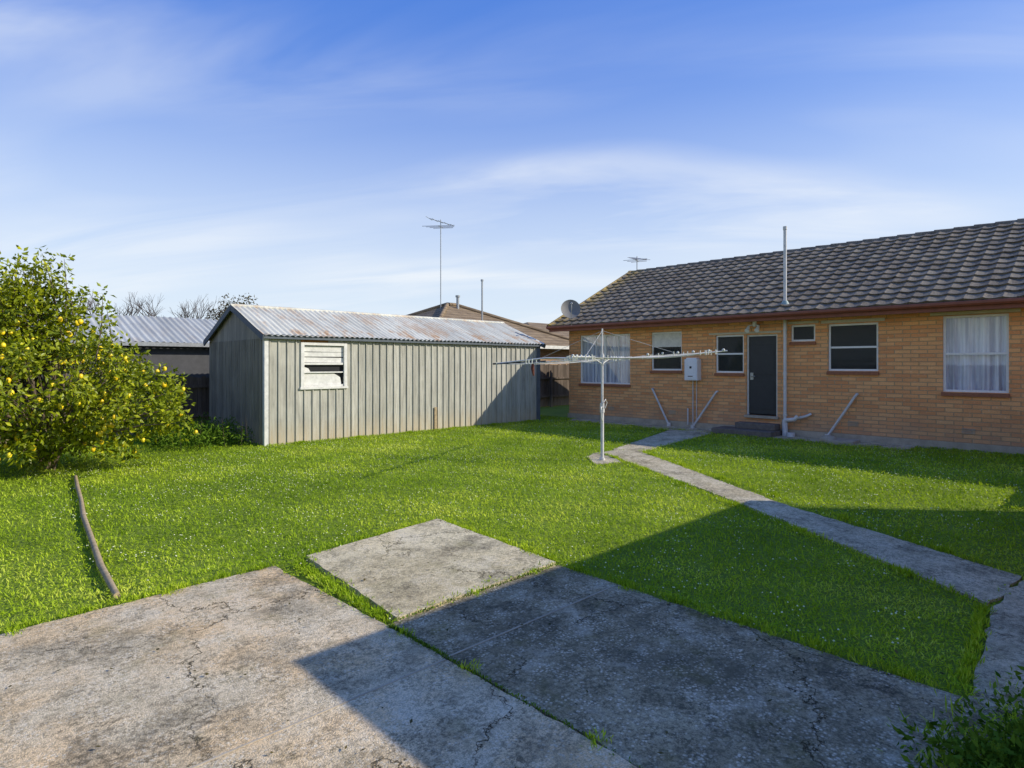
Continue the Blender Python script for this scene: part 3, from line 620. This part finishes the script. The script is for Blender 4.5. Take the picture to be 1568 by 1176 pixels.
b=B(); b.tube([(16.8,22,4.2),(16.8,22,8.35)],.022,8); yagi(b,(16.8,22,8.25),1.2,5,.8,.011,(.45,-.75,-.30)); yagi(b,(16.8,22,8.02),.9,4,1.5,.011,(.75,.6,.1)); b.obj('television_antenna',[MSteel])
b=B(); b.tube([(9.6,24,2.),(9.6,24,3.9)],.015,6); yagi(b,(9.6,24,3.9),.8,5,.5,.01,(.8,-.6,0)); b.obj('television_antenna',[MSteel])
n2=empty('neighbour_bungalow'); b=B(); hip(b,27,24.5,6,5,2.6,4.2,2); b.obj('tiled_roof',[MTile2],n2)
b=B(); b.box(21.6,32.4,20,29,0,2.55); b.obj('walls',[MBrick2],n2)
b=B(); b.box(20.9,33.1,19.35,19.45,2.5,2.68); b.obj('gutter',[MWhiteOld],n2)

def bare(name,x,y,h,sp):
    b=B()
    def rec(p,d,l,r,k):
        q=p+d*l; b.tube([p,p.lerp(q,.5)+Vector((random.uniform(-1,1),random.uniform(-1,1),0))*l*.06,q],[r,r*.8,r*.6],5,0,False)
        if k==0: return
        for _ in range(3 if k>1 else 4):
            nd=(d+Vector((random.uniform(-1,1)*sp,random.uniform(-1,1)*sp,random.uniform(-.1,.5)))).normalized(); rec(p.lerp(q,random.uniform(.55,1)),nd,l*random.uniform(.62,.8),r*.55,k-1)
    rec(Vector((x,y,0)),Vector((0,0,1)),h*.35,.10,5); return b.obj(name,[MTwig])
bare('bare_tree',7.2,26.5,5.3,.75); bare('bare_tree',5.2,27,5.2,.75)
tr=empty('background_tree'); leafcloud('foliage',[(9.1+random.gauss(0,.3),26+random.gauss(0,.3),3.5+random.gauss(0,.4),.35) for _ in range(40)],60,(.08,.16),MD,tr)
b=B(); b.tube([(9.1,26,0),(9.1,26,2),(9.15,26,3.6)],[.14,.1,.04],8); b.obj('trunk',[MBark],tr)
tr=empty('background_tree'); leafcloud('foliage',[(-1+random.gauss(0,1.2),30+random.gauss(0,.6),3.2+random.gauss(0,.7),.6) for _ in range(70)],60,(.12,.22),MW,tr)
b=B(); b.tube([(-1,30,0),(-1,30,3)],[.2,.08],8); b.obj('trunk',[MBark],tr)

# ------------------------------------------------------------ world, sun, camera
sunv=Vector((1.15,-1.30,1.0)).normalized(); elev=math.asin(sunv.z); rot=math.atan2(sunv.x,sunv.y)
w=bpy.data.worlds.new('World'); scn.world=w; w.use_nodes=True; nt=w.node_tree; nt.nodes.clear()
class Wd(M):
    def __init__(s,nt): s.nt=nt; s._o=None
W_=Wd(nt); g=W_.n('TexCoord').outputs['Generated']; sz=W_.n('SeparateXYZ',None,{0:g}).outputs
sky=W_.n('TexSky',{'sky_type':'NISHITA','sun_disc':False,'sun_elevation':elev,'sun_rotation':rot,'air_density':1.0,'dust_density':.6,'ozone_density':2.5}).outputs[0]
zc=W_.math('MAXIMUM',sz[2],0.)
inv=W_.math('DIVIDE',1.,W_.math('ADD',zc,.20)); pl0=W_.n('VectorMath',{'operation':'SCALE'},{0:g,'Scale':inv}).outputs[0]
pl=W_.scl(W_.scl(pl0,(1,1,1),(0,0,math.radians(55))),(.6,2.5,.2))
plb=W_.scl(W_.scl(pl0,(1,1,1),(0,0,math.radians(50))),(.35,1.0,.2))
cn=W_.noise(1.0,5,.58,pl,.7); cn2=W_.noise(1.3,2,.5,plb)
cloud=W_.math('MULTIPLY',W_.mr(cn,.36,.70),W_.mr(cn2,.40,.58,.0,1.))
cloud=W_.math('MULTIPLY',cloud,W_.mr(zc,.32,.50,.8,.10))
col=W_.mix(.65,W_.mix(1.,sky,(.85,1.15,1.5),'MULTIPLY'),(.33,1.32,5.2))
hz=W_.n('ValToRGB',None,{0:zc}); cr_=hz.color_ramp; cr_.interpolation='B_SPLINE'
for p,v in ((0.,1.),(.12,.86),(.24,.55),(.34,.28),(.44,.07),(.55,0)):
    e=cr_.elements.new(p); e.color=(v,v,v,1)
cr_.elements.remove(cr_.elements[-1])
col=W_.mix(hz.outputs[0],col,(5.2,5.9,6.45)); col=W_.mix(cloud,col,(6.0,6.3,6.6))
bg=W_.n('Background',None,{'Color':col,'Strength':.15}); o=nt.nodes.new('ShaderNodeOutputWorld'); nt.links.new(bg.outputs[0],o.inputs[0])
sl_=bpy.data.lights.new('sun','SUN'); sl_.energy=5.; sl_.angle=math.radians(.5); sl_.color=(1,.93,.80)
so=bpy.data.objects.new('sun',sl_); scn.collection.objects.link(so); so.rotation_euler=sunv.to_track_quat('Z','Y').to_euler()
cd=bpy.data.cameras.new('camera'); cam=bpy.data.objects.new('camera',cd); scn.collection.objects.link(cam); scn.camera=cam
cd.sensor_width=36; cd.lens=36*923/1568; cd.shift_y=-30/1568; cd.clip_end=2000; cd.clip_start=.05
cam.location=(0,0,1.75); cam.rotation_euler=(math.radians(90),0,math.atan2(-.696,.718))
